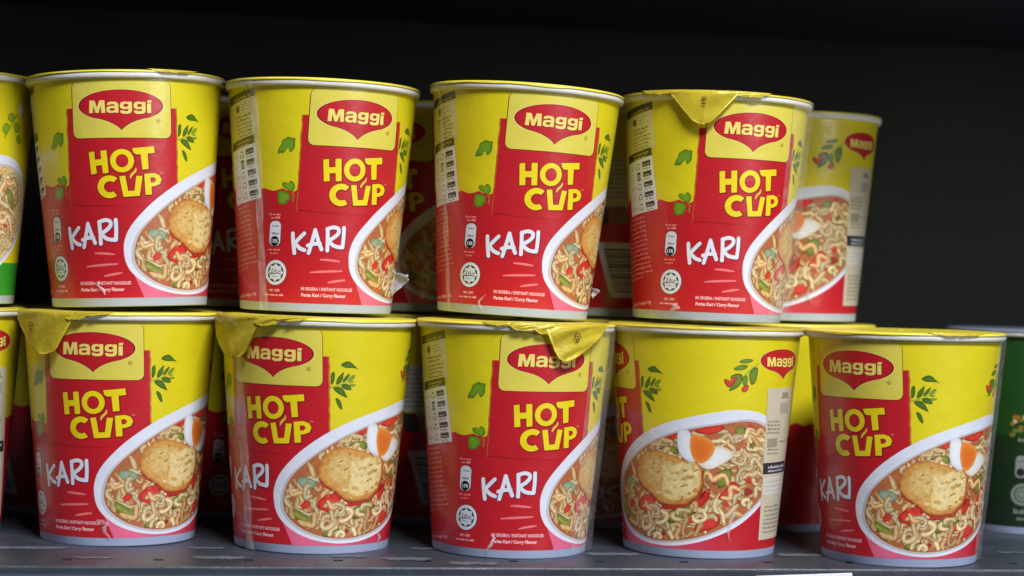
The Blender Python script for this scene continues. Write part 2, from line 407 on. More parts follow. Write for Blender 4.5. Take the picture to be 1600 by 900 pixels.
def leaves():
    def l1(p): return [(-38.2+(X-150)*.05, 82.6-(Y-85)*.0482) for X, Y in p]
    def l2(p): return [(-37+(X-145)*.0475, 62.3-(Y-515)*.0445) for X, Y in p]
    G, D = (112, 156, 30), (66, 104, 20)
    a = Art()
    A1 = [(150, 240), (160, 200), (190, 155), (188, 122), (225, 100), (255, 82), (290, 96), (332, 95), (322, 135), (328, 170), (318, 205), (290, 232), (274, 228), (268, 190), (256, 186), (240, 215), (212, 246), (180, 240), (165, 254)]
    a.blob(l1(A1), G, D, c=l1([(245, 150)])[0], sm=1)
    for v in ([(160, 240), (205, 180), (270, 130)], [(215, 235), (225, 190), (265, 140)], [(295, 225), (298, 180), (280, 130)], [(200, 125), (240, 130), (320, 110)]): a.stroke(l1(v), .28, [(140, 178, 60), (96, 136, 30)])
    piece('coriander_print', a)
    a = Art()
    a.blob(l2([(190, 565), (200, 538), (240, 535), (262, 555), (270, 525), (285, 520), (310, 530), (334, 570), (330, 612), (292, 640), (255, 612), (220, 602)]), G, D, sm=1)
    a.blob(l2([(145, 655), (160, 640), (178, 618), (205, 640), (240, 626), (262, 655), (292, 656), (284, 690), (292, 722), (262, 738), (252, 776), (225, 762), (198, 788), (180, 758), (152, 762), (164, 728), (142, 704), (160, 680)]), G, D, sm=1)
    a.stroke(l2([(300, 625), (325, 660), (322, 740)]), 1.0, [(176, 120, 40), (150, 70, 30)])
    for v in ([(205, 640), (215, 700), (210, 760)], [(265, 660), (235, 700), (220, 760)], [(300, 545), (290, 590), (280, 625)]): a.stroke(l2(v), .3, [(150, 184, 70), (96, 136, 30)])
    piece('coriander_print', a)
    def sp(p): return [(27.6+(X-150)*.0335, 78.9-(Y-450)*.0344) for X, Y in p]
    G, D = (78, 112, 24), (40, 70, 14)
    a = Art()
    for i, p in enumerate(([(285, 150), (330, 118), (390, 96), (440, 103), (500, 160), (565, 210), (510, 188), (430, 188), (350, 186)], [(150, 275), (175, 250), (205, 235), (212, 300), (205, 372), (150, 442)],
              [(225, 420), (232, 365), (245, 322), (300, 270), (348, 232), (330, 290), (328, 345), (280, 400)], [(322, 355), (370, 290), (438, 252), (410, 310), (385, 352), (320, 395)],
              [(385, 365), (430, 300), (522, 270), (480, 345), (420, 382)], [(285, 430), (340, 402), (410, 405), (462, 490), (400, 488), (335, 478)], [(400, 395), (450, 365), (505, 378), (440, 392)], [(410, 408), (470, 405), (525, 408), (480, 445), (430, 442)],
              [(175, 470), (225, 445), (285, 445), (335, 480), (370, 550), (396, 598), (330, 575), (255, 540)], [(208, 598), (252, 598), (300, 650), (318, 768), (270, 735), (240, 690)])):
        a.blob(sp(p), G if i not in (4, 6, 7) else (128, 152, 44), D if i not in (4, 6, 7) else (96, 124, 30))
    a.stroke(sp([(150, 462), (210, 440), (290, 415), (350, 395), (410, 360)]), .75, [(170, 186, 70), (140, 160, 50)], taper=lambda t: 1-.6*t)
    piece('curry_leaf_print', a)
    a = Art()
    for p in ([(77.6, 94.2), (81.0, 96.3), (87.0, 95.9), (83.2, 93.8)], [(74.2, 90.7), (79.1, 93.6), (83.9, 92.9), (80.0, 90.5)], [(73.0, 88.4), (80.4, 89.6), (78.8, 83.4), (71.4, 79.8), (74.4, 84.4)], [(79.6, 88), (82.6, 88.8), (81.9, 83.3), (79.4, 83.2)], [(82.7, 90.2), (88.9, 93.4), (87.2, 85.5), (83.6, 82.9)]):
        a.blob(p, (112, 140, 40), (62, 92, 24))
    a.stroke([(89, 94.4), (84.2, 91.1), (80.4, 88)], .7, [(180, 190, 60), (150, 165, 50)])
    for p in ([(69.8, 86.1), (71.8, 86.6), (73.4, 85.2), (75.2, 87.6), (77.4, 87.4), (75.5, 84.4), (72.0, 81.6)], [(78.3, 81.8), (80.4, 83.6), (83, 84), (81.8, 80.6), (79.2, 80)]):
        a.blob(p, (204, 76, 50), (136, 32, 24))
    piece('chilli_print', a)

INNER = [(70.4, 65.3), (50.3, 61.7), (35.4, 56.2), (24.0, 49.8), (13.5, 41.5), (7.0, 34.2), (4.4, 25.6), (5.4, 19.3), (11.1, 13.3), (19.4, 9.3), (29.3, 7.3), (40.2, 7.7), (51.9, 10.2), (61.0, 13.6), (71.5, 18.8), (82, 25.5), (91, 33), (97, 45), (97, 58), (90, 65), (80, 66.8)]
OUTER = [(70, 71.6), (46.6, 66.5), (29.5, 59.9), (15.5, 50.7), (6.5, 42), (1.4, 35), (-.5, 27.5), (1.2, 18), (8.4, 11.2), (17.2, 7.2), (28.5, 5.1), (40.5, 5.4), (52.3, 8.0), (61.9, 11.4), (72.8, 16.4), (83.8, 23.5), (94, 32), (101, 45), (101, 60), (92, 70), (80, 72)]
def inside(p, poly):
    c = False; n = len(poly); x, y = p
    for i in range(n):
        a = poly[i]; b = poly[i-1]
        if (a[1] > y) != (b[1] > y) and x < (b[0]-a[0])*(y-a[1])/(b[1]-a[1])+a[0]: c = not c
    return c
def bowl(seed, chicken=False):
    rr = random.Random(seed)
    IN = smooth(INNER, 2); OUT = smooth(OUTER, 2)
    a = Art()
    # pink glow of the bowl's side, fading to the red ground
    pk = lin((226, 104, 140)); rd = lin(RED if not chicken else (40, 150, 40))
    if not chicken:
        a.begin(-1, 4.2, 70, 16)
        def f(x): t = min(1, max(0, (x-14)/52)); return tuple(pk[i]+(rd[i]-pk[i])*t for i in range(3))
        xs = [9+i*2.6 for i in range(24)]
        for i in range(23):
            for y0, y1 in ((4.2, 8), (8, 12), (12, 16)):
                x0, x1 = xs[i], xs[i+1]
                e = lambda x, y: x-(y-4.2)*.42 if x < 12 else x
                a.quad([(e(x0, y0), y0), (e(x1, y0), y0), (e(x1, y1), y1), (e(x0, y1), y1)], [f(x0), f(x1), f(x1), f(x0)])
    a.poly(OUT, (222, 226, 240))
    a.poly(scale(IN, 1.035, (47, 36)), (196, 190, 196))
    piece('bowl_print', a)
    a = Art()
    soup = [lin(c) for c in ((178, 104, 62), (160, 66, 36), (200, 122, 70), (140, 50, 30), (206, 150, 96))] if not chicken else [lin(c) for c in ((214, 190, 130), (200, 170, 100), (226, 206, 150))]
    a.poly(IN, None, colf=lambda p: soup[0])
    for _ in range(110):
        x, y = rr.uniform(4, 96), rr.uniform(8, 66)
        if not inside((x, y), scale(IN, .95)): continue
        r = rr.uniform(1.2, 3.4)
        c = rr.choice(((196, 104, 60), (168, 70, 36), (206, 130, 78), (150, 52, 32), (188, 60, 44), (120, 66, 30), (214, 160, 104)))
        if chicken: c = rr.choice(((220, 200, 150), (190, 160, 90), (230, 214, 170)))
        pts = [(x+r*math.cos(t)*rr.uniform(.5, 1.3), y+r*.7*math.sin(t)*rr.uniform(.5, 1.3)) for t in [i*math.pi/3 for i in range(6)]]
        a.poly(smooth(pts, 1), c)
    def ink(p2, wd, t, tint):
        def c(v): return tuple(min(255, v[i]*t*tint[i]) for i in range(3))
        if p2[-1][0] < p2[0][0]: p2 = p2[::-1]
        wob = rr.uniform(0, 6.28)
        tp = lambda u: min(1, 5*u+.45, 5*(1-u)+.45)*(1+.16*math.sin(u*9+wob))
        a.stroke(p2, wd*1.15, [c((164, 112, 68)), c((206, 172, 120)), c((232, 212, 164)), c((238, 222, 180)), c((222, 194, 142)), c((160, 108, 64))], taper=tp)
    def noodle(x, y, ang, ln, wd, ph, amp=1.5, wl=6.8, tone=None):
        p = []; n = max(6, int(ln/.7)); cur = rr.uniform(-.14, .14); amp2 = rr.uniform(.1, .6)
        for i in range(n+1):
            s_ = ln*i/n; an = ang+cur*s_
            d = amp*math.sin(2*math.pi*s_/wl+ph)+amp2*math.sin(s_*1.3+ph*2)
            p.append((x+s_*math.cos(an)-d*math.sin(an), y+s_*math.sin(an)+d*math.cos(an)))
        lim = scale(IN, .985, (47, 36))
        p2 = []
        for q in p:
            if inside(q, lim): p2.append(q)
            elif p2: break
        if len(p2) < 5: return
        t = tone if tone is not None else rr.uniform(.8, 1.04)
        tint = rr.choice(((1, 1, 1), (1, 1, 1), (1, .96, .9), (1, .9, .8)))
        ink(p2, wd, t, tint)
    def curl(x, y, r, a0, sweep, wd):
        n = max(8, int(sweep*r/.5)); k = rr.uniform(.55, 1); rot = rr.uniform(0, 3); g = rr.uniform(-.12, .2)
        p = []
        for i in range(n+1):
            an = a0+sweep*i/n; q = r*(1+g*i/n)+.25*math.sin(an*3+a0)
            u, v = q*math.cos(an), q*k*math.sin(an)
            p.append((x+u*math.cos(rot)-v*math.sin(rot), y+u*math.sin(rot)+v*math.cos(rot)))
        lim = scale(IN, .985, (47, 36)); p = [q for q in p if inside(q, lim)]
        if len(p) < 6: return
        ink(p, wd, rr.uniform(.86, 1.05), (1, 1, 1))
    for _ in range(210):
        x, y = rr.uniform(5, 92), rr.uniform(8, 66)
        if inside((x, y), IN): noodle(x, y, rr.uniform(0, 6.28), rr.uniform(6, 15), rr.uniform(1.7, 2.4), rr.uniform(0, 6.28), rr.uniform(.6, 1.6), rr.uniform(5, 9), rr.uniform(.8, .98))
    piece('noodle_print', a)
    a = Art()
    rin, rout = (216, 60, 48), (168, 30, 28)
    for p in ([(52.9, 61.0), (60, 63.4), (70.2, 64.7), (66.8, 61.1), (59.7, 59.5)], [(20.6, 24.5), (24.8, 28.6), (31.2, 29.4), (32.2, 24.4), (31.8, 18.8), (27.2, 19.9), (21.6, 21.3)],
              [(62.4, 30.2), (67.4, 33.4), (68.5, 37.0), (72.9, 38), (75.1, 32.3), (73.3, 28.8), (65, 27.9)], [(53.3, 19.3), (59.1, 23.5), (63.8, 21.2), (62.4, 15.7), (52.8, 12.8), (49.6, 13.7)],
              [(29.9, 27.7), (44.6, 26.6), (55.6, 28), (57.6, 33.6), (60.7, 34.5), (56.9, 25.4), (44.3, 23.1), (32.4, 22.6)], [(44, 56), (49, 59), (46, 60), (40, 57)], [(76, 40), (80, 42), (84, 39), (79, 36)], [(13, 24), (17, 26), (18, 23), (14, 21)]):
        a.blob(p, rin if not chicken else (230, 214, 160), rout if not chicken else (190, 160, 90))
    for _ in range(9):
        x, y = rr.uniform(12, 85), rr.uniform(12, 40)
        a.stroke([(x, y), (x+rr.uniform(1, 3), y+rr.uniform(-1, 1))], .6, [(232, 120, 100), (206, 60, 50)])
    for _ in range(16):
        x, y = rr.uniform(8, 88), rr.uniform(9, 62)
        if inside((x, y), scale(IN, .93)):
            r = rr.uniform(1.3, 2.8); t = rr.uniform(0, 3)
            a.blob([(x+r*1.5*math.cos(q+t)*rr.uniform(.6, 1.1), y+r*.8*math.sin(q+t)*rr.uniform(.6, 1.1)) for q in [k*math.pi/3.5 for k in range(7)]], (210, 70, 50), (176, 40, 30))
    gin, gout = (132, 140, 54), (74, 84, 28)
    for p in ([(35, 51.5), (40.5, 53.8), (45.8, 53.2), (46.2, 49.7), (41, 49.6)], [(36.5, 21.4), (44.5, 24.0), (53.5, 26.8), (54.2, 23.8), (48.8, 20.8), (39.4, 15.8), (36.8, 18)], [(63, 42), (67.8, 43.8), (71.3, 43.5), (70.2, 38.6), (68, 36), (63, 33.6)],
              [(73.7, 63), (76.7, 64.3), (79.8, 63.8), (78.5, 59.1), (74.2, 58.6)], [(81.2, 55.6), (84.3, 56.4), (88.9, 52.5), (87.9, 45.6), (85.1, 46.1), (83.1, 51.8)], [(6.9, 21.1), (9.6, 22.3), (14.7, 19.2), (21.4, 15.4), (19.1, 12.9), (13.2, 15.3), (8.1, 18.6)], [(22.5, 9), (25, 12.4), (31, 14.4), (31, 11.9), (25.7, 8.4)]):
        a.blob(p, gin, gout)
    a.blob([(11, 35.8), (14.8, 36.9), (19.2, 35.5), (21.4, 32.9), (18.3, 31.2), (15.5, 30.7), (12.5, 32.8)], (150, 168, 140), (104, 120, 96))
    for v in ([(37.5, 18.5), (45, 22), (53, 25.2)], [(8, 20.6), (14, 17.4), (20, 14)], [(64, 40), (67, 39), (69.5, 41)]): a.stroke(v, .8, [(176, 178, 84), (120, 130, 46)], taper=lambda t: .3+math.sin(math.pi*t))
    piece('vegetable_print', a)
    a = Art()
    n_ = 0
    while n_ < 64:
        x, y = rr.uniform(5, 90), rr.uniform(8, 66)
        if not inside((x, y), IN) or (18 < x < 60 and 27 < y < 46 and rr.random() < .9): continue
        n_ += 1
        base = .5*math.sin(x*.11+seed)+.6*math.cos(y*.13)
        if rr.random() < .4: curl(x, y, rr.uniform(1.5, 3.6), rr.uniform(0, 6.28), rr.uniform(2.2, 5.2), rr.uniform(1.7, 2.4))
        else: noodle(x, y, base+rr.choice((0, math.pi))+rr.gauss(0, .5), rr.uniform(5, 14), rr.uniform(1.9, 2.7), rr.uniform(0, 6.28), rr.uniform(.5, 2.0), rr.uniform(6.5, 12))
    piece('noodle_print', a)
    # fried bread pieces
    a = Art(); Wd = lambda pts: [(37.5+(x-37.5)*.93, y) for x, y in pts]
    crust = [(20.4, 41.0), (22.2, 45.4), (27.6, 49.8), (35.6, 50.9), (42.4, 49.5), (47.9, 47.6), (55.8, 46.8), (58.2, 43), (57.4, 36.7), (54.6, 29.8), (47.7, 26.0), (38.7, 25.0), (33.5, 26.0), (29.6, 30.1), (24.2, 32.9), (20.4, 36.5)]
    crust = jag(Wd(crust))
    a.blob([(x+.3, y-1.0) for x, y in crust], (150, 52, 30), (160, 66, 38), rings=(1.02, .9, .5))
    a.blob(crust, (214, 164, 84), (188, 112, 48), rings=(1, .88, .5))
    a.blob(Wd([(23.0, 40), (24.6, 45), (29.2, 48.4), (36, 49.2), (42, 47.6), (45, 45.6), (41, 42), (36.6, 38), (35.4, 33), (34, 30.2), (30.6, 31.4), (25.4, 35)]), (216, 182, 112), (200, 144, 72))
    a.blob(Wd([(36.2, 42.8), (38.5, 44.6), (42, 44.6), (46, 45.6), (53, 46.2), (56.6, 44.6), (57.2, 40), (56, 34.5), (53.4, 30.4), (47.9, 28.0), (40.6, 27.2), (35.6, 28.6), (35.6, 33), (37.0, 37)]), (230, 208, 148), (220, 184, 110), rings=(1, .88, .5))
    for _ in range(110):
        x, y = rr.uniform(25, 53), rr.uniform(29, 46)
        l = rr.uniform(.5, 1.9); an = rr.uniform(.1, 1.0)
        a.stroke([(x, y), (x+l*math.cos(an), y+l*math.sin(an))], rr.uniform(.3, .7), [rr.choice(((190, 152, 84), (206, 174, 108), (232, 212, 156), (184, 146, 84), (226, 204, 146)))], taper=lambda t: .3+math.sin(math.pi*t))
    for _ in range(26):
        an = rr.uniform(0, 6.28); q = rr.uniform(.8, .97)
        x, y = 39+18.5*q*math.cos(an), 38+12*q*math.sin(an)
        if inside((x, y), scale(crust, .95)):
            a.blob([(x+rr.uniform(.5, 1.5)*math.cos(t), y+rr.uniform(.35, 1.0)*math.sin(t)) for t in [k*math.pi/3 for k in range(6)]], rr.choice(((196, 132, 56), (210, 158, 78), (182, 108, 42), (222, 186, 112))), (206, 154, 76))
    for _ in range(34):
        x, y = rr.uniform(26, 55), rr.uniform(29, 47); r = rr.uniform(.4, 1.5)
        if inside((x, y), scale(crust, .88)):
            a.blob([(x+r*1.5*math.cos(t)*rr.uniform(.6, 1.2), y+r*math.sin(t)*rr.uniform(.5, 1.1)) for t in [k*math.pi/3 for k in range(6)]], rr.choice(((228, 204, 140), (236, 216, 160), (206, 168, 96), (198, 156, 84))), (218, 188, 120))
    for x, y in ((45.5, 34.0), (50.2, 38.6), (47.4, 41.4), (52.4, 41.8), (31, 43.5), (33.5, 39.8)): a.stroke([(x, y), (x+1.2, y+.7), (x+2.6, y+1.2)], .6, [(140, 92, 40), (180, 130, 66)], taper=lambda t: .3+math.sin(math.pi*t))
    piece('fried_bread_print', a)
    a = Art()
    a.blob([(46.4, 61.2), (48.4, 62.3), (50.6, 61.9), (53, 60.2), (51.8, 55.1), (52.3, 49.5), (54, 46.5), (51.7, 46), (48.6, 47.4), (46.2, 49.8), (45.6, 55.5)], (232, 234, 242), (206, 208, 214))
    a.blob([(54, 46.4), (57.4, 46.4), (61.1, 48.7), (63.2, 52.5), (63.9, 54.6), (68.6, 54.1), (73.2, 50.7), (69.7, 47.7), (64.7, 44.9), (60.7, 43.0), (57, 43.4)], (232, 232, 234), (216, 196, 160))
    a.blob([(52.9, 60.2), (58.1, 59), (62.7, 56.9), (63.8, 54.2), (62.7, 51.1), (60, 47.7), (57, 45.7), (54, 46.1), (52.3, 48.9), (51.4, 53.9)], (222, 112, 36), (234, 152, 70), c=(56.5, 51.5))
    piece('egg_print', a)

def icons():
    a = Art()
    a.dashes(-40.6, -33.8, 45.6, 1.0, (240, 150, 150)); a.dashes(-39.6, -34.6, 44.0, 1.0, (240, 150, 150))
    a.poly(rrect(-40.3, 30.8, -33.7, 43.2, 2.6), (50, 34, 60)); a.poly(rrect(-40.0, 31.1, -34.0, 42.9, 2.4), (222, 224, 236))
    a.text('Tenaga', -37, 40.5, 3.9, 1.0, (60, 60, 80), .02); a.text('260kcal', -37, 37.0, 3.8, 1.1, (60, 60, 80), .03)
    a.poly(ell(-37, 33.4, 2.35, 2.35, 24), (22, 22, 32)); a.text('13%', -37, 33.4, 3.3, 1.7, (220, 222, 232), .03)
    a.dashes(-40.2, -33.8, 28.9, .95, (240, 150, 150)); a.dashes(-39.0, -35.0, 27.2, .95, (240, 150, 150))
    piece('nutrition_icon', a)
    a = Art(); cx, cy = -35.6, 18.4
    a.poly(ell(cx, cy, 6.0, 6.2, 40), (60, 40, 70)); a.poly(ell(cx, cy, 5.75, 5.95, 40), (224, 228, 240)); a.poly(ell(cx, cy, 4.35, 4.5, 32), (28, 34, 54))
    star = [(cx+(4.3 if i % 2 == 0 else 3.3)*math.cos(rad(22.5*i+90)), cy+(4.45 if i % 2 == 0 else 3.4)*math.sin(rad(22.5*i+90))) for i in range(16)]
    a.poly(star, (224, 228, 240))
    ink = (40, 46, 70)
    for p in ([(cx+2.9, cy+.4), (cx+2.0, cy+.9), (cx+1.2, cy+.1), (cx+2.2, cy-.6), (cx+3.1, cy-.6)], [(cx+1.4, cy-.2), (cx+.5, cy-.5), (cx+.2, cy+1.5)], [(cx+.2, cy-.5), (cx-.9, cy-.3), (cx-.4, cy+1.5)], [(cx-.9, cy-.4), (cx-2.0, cy-.7), (cx-3.2, cy-.5), (cx-3.2, cy+.3)], [(cx-2.0, cy-.6), (cx-1.8, cy+1.9)]):
        a.stroke(p, .42, [ink])
    a.dashes(cx-1.9, cx+1.9, cy-2.0, .4, (120, 126, 140))
    a.text('MS 1500', cx, 9.9, 5.6, 1.25, (244, 180, 186), .03); a.dashes(cx-5.4, cx+5.4, 7.3, 1.1, (244, 180, 186))
    piece('halal_emblem', a)
    # sustainability panel, recycling panel, ingredient text
    dk = (62, 56, 22)
    a = Art()
    P = [(-80, 101.5), (-54, 106), (-50.2, 83.4), (-75, 79)]
    a.poly(P, (214, 204, 140))
    a.poly([(-80, 101.5), (-54, 106), (-53.3, 102.2), (-79, 97.6)], dk); 
    def q(u, v): # u 0..1 from left, v 0..1 from top
        x0 = P[0][0]+(P[3][0]-P[0][0])*v; y0 = P[0][1]+(P[3][1]-P[0][1])*v; x1 = P[1][0]+(P[2][0]-P[1][0])*v; y1 = P[1][1]+(P[2][1]-P[1][1])*v
        return (x0+(x1-x0)*u, y0+(y1-y0)*u)
    def line(u0, u1, v, h, c):
        x, y = q(u0, v); x1, _ = q(u1, v); a.dashes(x, x1, y, h, c, .18)
    line(.3, .92, .135, 1.1, (200, 190, 120))
    a.poly([q(.55, .22), q(.9, .22), q(.9, .42), q(.55, .42)], (222, 214, 170))
    for i in range(3): line(.58, .88, .27+.06*i, .6, (120, 106, 60))
    a.poly(ell(*q(.42, .33), 2.0, 1.8, 16), (110, 84, 40))
    for i, (u0, u1) in enumerate(((.3, .86), (.36, .8), (.3, .9), (.36, .88), (.36, .84), (.36, .84))): line(u0, u1, .52+.08*i, 1.0 if i < 2 else .8, (70, 62, 24) if i < 2 else (110, 100, 50))
    piece('information_panel', a)
    a = Art()
    P = [(-75.5, 79.6), (-52.8, 83.8), (-46, 53.7), (-69, 49.8)]
    a.poly(P, (230, 232, 240))
    a.poly([q(0, 0), q(1, 0), q(1, .13), q(0, .13)], dk); line(.3, .92, .065, 1.0, (190, 180, 110)); line(.3, .8, .115, .9, (190, 180, 110))
    for i in range(5):
        v = .19+.165*i
        a.poly([q(.66, v), q(.93, v), q(.93, v+.085), q(.66, v+.085)], (16, 16, 24)); line(.69, .91, v+.06, .9, (190, 190, 200)); line(.68, .9, v+.125, .8, (120, 122, 134))
        c = q(.5, v+.06)
        if i == 1:
            a.poly([q(.43, v-.02), q(.56, v-.02), q(.56, v+.12), q(.43, v+.12)], (16, 16, 24)); a.outline(ell(*c, 1.0, .9, 8), .5, (214, 216, 226))
        else:
            for t in (90, 210, 330):
                a.stroke([(c[0]+1.5*math.cos(rad(t-40)), c[1]+1.5*math.sin(rad(t-40))), (c[0]+1.5*math.cos(rad(t)), c[1]+1.5*math.sin(rad(t))), (c[0]+1.5*math.cos(rad(t+45)), c[1]+1.5*math.sin(rad(t+45)))], .6, [(40, 42, 56)])
        line(.12, .34, v+.06, .8, (150, 154, 168))
    piece('recycling_panel', a)
    a = Art()
    for i in range(14):
        t = i/13
        a.dashes(-72+4*t, -53.6+7.2*t+random.uniform(-1.5, 0)-(8 if i == 13 else 0), 47.2-2.25*i+.18*-2, 1.35, (232, 140, 148), .16)
    a.text('Berat/Net Weight: 59g', -56.5, 6.6, 19, 1.9, (244, 180, 186), .03, .12)
    piece('ingredient_text', a)
    # pale strip to the right of the bowl with preparation notes
    a = Art()
    P = [(93.8, 82.2), (116, 82.2), (110.5, 8.6), (84.2, 8.6)]
    a.poly(P, (206, 196, 172))
    def bar(u0, u1, v0, v1, c): a.poly([q(u0, v0), q(u1, v0), q(u1, v1), q(u0, v1)], c)
    ln = lambda u0, u1, v, h=1.0, c=(120, 110, 90): line2(a, q, u0, u1, v, h, c)
    def line2(a, q, u0, u1, v, h, c):
        x, y = q(u0, v); x1, _ = q(u1, v); a.dashes(x, x1, y, h, c)
    bar(.52, .8, .03, .06, (150, 142, 124)); ln(.5, .9, .07)
    bar(.46, .86, .1, .17, (176, 168, 148))
    for i in range(4): ln(.06, .5, .225+.025*i, 1.2)
    bar(.08, .42, .33, .39, (160, 150, 130)); ln(.5, .85, .36)
    for i in range(2): ln(.1, .5, .41+.025*i)
    bar(0, .98, .49, .565, (52, 50, 62)); ln(.16, .9, .528, 1.4, (206, 206, 214)); ln(.16, .8, .552, 1.2, (206, 206, 214))
    bar(.06, .9, .585, .70, (216, 212, 204))
    for i in range(3): ln(.1, .8, .62+.03*i, .8, (180, 174, 160))
    for i in range(7): ln(.12, .8, .79+.028*i, 1.3, (128, 118, 100))
    piece('preparation_strip', a)
    # back of the cup: nutrition table and bar code panel
    a = Art()
    P = [(128, 84), (152, 84), (150, 60), (126, 60)]
    a.poly(P, (206, 206, 200))
    for i in range(9): line2(a, q, .06, .94, .1+.1*i, 1.0, (120, 118, 112))
    P = [(126, 59), (134, 59), (133.4, 49), (125.6, 49)]
    a.poly(P, (60, 60, 50)); a.poly([(135, 59), (150, 59), (149, 49), (134.4, 49)], (196, 198, 200))
    piece('nutrition_table', a)
    a = Art()
    a.poly([(118, 4.2), (-150+2*math.pi*40, 4.2), (-150+2*math.pi*41, 47.5), (118, 47.5)][:1]+[(118, 4.2)], RED) if False else None
    P = rrect(124, 10, 146, 39, 1.5)
    a.poly(P, (208, 210, 216))
    y = 13.0
    while y < 36:
        h = random.choice((.35, .6, .9)); a.poly([(127, y), (142, y), (142, y+h), (127, y+h)], (40, 40, 48)); y += h+random.choice((.4, .7, 1.0))
    piece('barcode_panel', a)

red_ground()
bowl(11)
emblem(0, 94, 1, True)
title(); flavour(); leaves(); icons()
emblem(105.5, 95.2, .77, False)

# ------------------------------------------------------------------ cup body meshes
def revolve(prof, n=NF, close=False):
    V = []; F = []
    for r, z in prof:
        for k in range(n): V.append((r*math.sin(k*DPH*NF/n)/1000, -r*math.cos(k*DPH*NF/n)/1000, z/1000))
    for i in range(len(prof)-1):
        for k in range(n): F.append((i*n+k, i*n+(k+1) % n, (i+1)*n+(k+1) % n, (i+1)*n+k))
    return V, F
def body_mesh():
    V, F = revolve([(RB-1.5, 3.0), (RB-1.4, .3), (RB-.7, 0), (RB-.2, .15), (R(.6), .6), (R(55), 55), (R(108), 108)])
    c = len(V); V.append((0, 0, .003)); F += [(c, (k+1) % NF, k) for k in range(NF)]
    me = mesh('cup_body', V, F, True); me.materials.append(M_paper); return me
def sleeve_mesh(name, col):
    a = Art()
    for k in range(NF):
        for i in range(8):
            y0 = 4.2+i*12.85; y1 = y0+12.85
            # arc cells follow the facets
            i0 = len(a.V)
            for ph, y in ((k*DPH, y0), ((k+1)*DPH, y0), ((k+1)*DPH, y1), (k*DPH, y1)):
                a.V.append(cone_pt(ph, y, .03, k)); a.C.append(lin(col)); a.Nn.append(cone_n(ph))
            a.F.append((i0, i0+1, i0+2, i0+3))
    return a.build(name)
def rim_mesh():
    pr = [(46.2, 106.6), (46.9, 106.5), (47.5, 106.8), (47.9, 107.5), (48.0, 108.4), (47.95, 109.3), (47.6, 110.0), (47.0, 110.3), (45.8, 110.3)]
    V, F = revolve(pr); me = mesh('rim', V, F, True); me.materials.append(M_rim); return me
ME_body = body_mesh(); ME_rim = rim_mesh(); ME_sleeve = sleeve_mesh('sleeve', YEL)

def lid_mesh(seed, mat_, skirt=.9, yellow_from=None):
    """foil disc with slight dents whose edge is folded over the rim, unevenly"""
    rr = random.Random(seed); n = 120; V = []; F = []
    ph = [rr.uniform(0, 6.28) for _ in range(6)]
    prof = [0, 14, 28, 38, 43.5, 46.2, 47.6, 48.25, 48.45, 48.4]
    for j, r in enumerate(prof):
        for k in range(n):
            t = 2*math.pi*k/n
            e = .5+.28*math.sin(2*t+ph[0])+.22*math.sin(5*t+ph[1])+.2*math.sin(11*t+ph[2])+rr.uniform(-.12, .12)
            dent = .25*math.sin(3*t+ph[3])*(r/48)+.35*math.sin(r*.16+ph[4]+math.sin(2*t+ph[5]))*(1-r/48)
            if j < 5: z = 110.62+dent*.6
            elif j == 5: z = 110.62
            elif j == 6: z = 110.5
            elif j == 7: z = 110.05
            elif j == 8: z = 109.8-skirt*max(.05, e)*.6
            else: z = 109.7-skirt*max(.1, e)*1.5
            V.append((r*math.sin(t)/1000, -r*math.cos(t)/1000, z/1000))
    for j in range(len(prof)-1):
        for k in range(n): F.append((j*n+k, j*n+(k+1) % n, (j+1)*n+(k+1) % n, (j+1)*n+k))
    me = mesh('lid', V, F, True); me.materials.append(mat_); return me
def tab_mesh(tc, hw, ln, seed, skew=0, crumple=.35, tipw=.3, lift=0):
    """pull tab: tongue of lid foil bent down over the cup's side; tc, hw in degrees at the rim, ln in mm"""
    rr = random.Random(seed); nu, nv = 26, 26
    bm = bmesh.new(); G = []
    fx = [(rr.uniform(.5, 1.4), rr.uniform(.5, 1.6), rr.uniform(0, 6.28), rr.uniform(.4, 1)) for _ in range(6)]
    for j in range(nv+1):
        v = j/nv; row = []
        s_ = -3+(ln+3)*v                        # distance along the foil; 0 = outer edge of the rim
        d = max(0, s_)
        u_w = hw*(1-(1-tipw)*min(1, (d/ln)*1.05)) if d > 0 else hw
        q = d/ln
        if q > .84: u_w *= math.sqrt(max(0.02, 1-((q-.84)/.165)**2))
        for i in range(nu+1):
            u = i/nu*2-1
            th = rad(tc+u*u_w+skew*q)
            if s_ <= 0: r, z = 48.5+s_*.9, 110.95
            else:
                b = min(1, d/2.2); r = 48.5+.55*math.sin(b*math.pi/2)+lift*q; z = 110.95-d+(.55*(1-math.cos(b*math.pi/2)) if d > 0 else 0)
            cr = sum(w_*math.sin(u*a_*4+q*b_*7+p_) for a_, b_, p_, w_ in fx)*crumple*min(1, max(0, d/3))*.45
            rrn = rr.uniform(-.07, .07)*crumple*2
            r += max(-.35, cr+rrn); 
            edge = rr.uniform(-.15, .15) if abs(u) > .95 else 0
            row.append(bm.verts.new((r*math.sin(th)/1000, -r*math.cos(th)/1000, (z+edge)/1000)))
        G.append(row)
    for j in range(nv):
        for i in range(nu): bm.faces.new((G[j][i], G[j+1][i], G[j+1][i+1], G[j][i+1]))
    bmesh.ops.solidify(bm, geom=bm.faces[:], thickness=.00012)
    bmesh.ops.recalc_face_normals(bm, faces=bm.faces[:])
    me = bpy.data.meshes.new('pull_tab'); bm.to_mesh(me); bm.free()
    for p in me.polygons: p.use_smooth = True
    me.materials.append(M_foil); return me
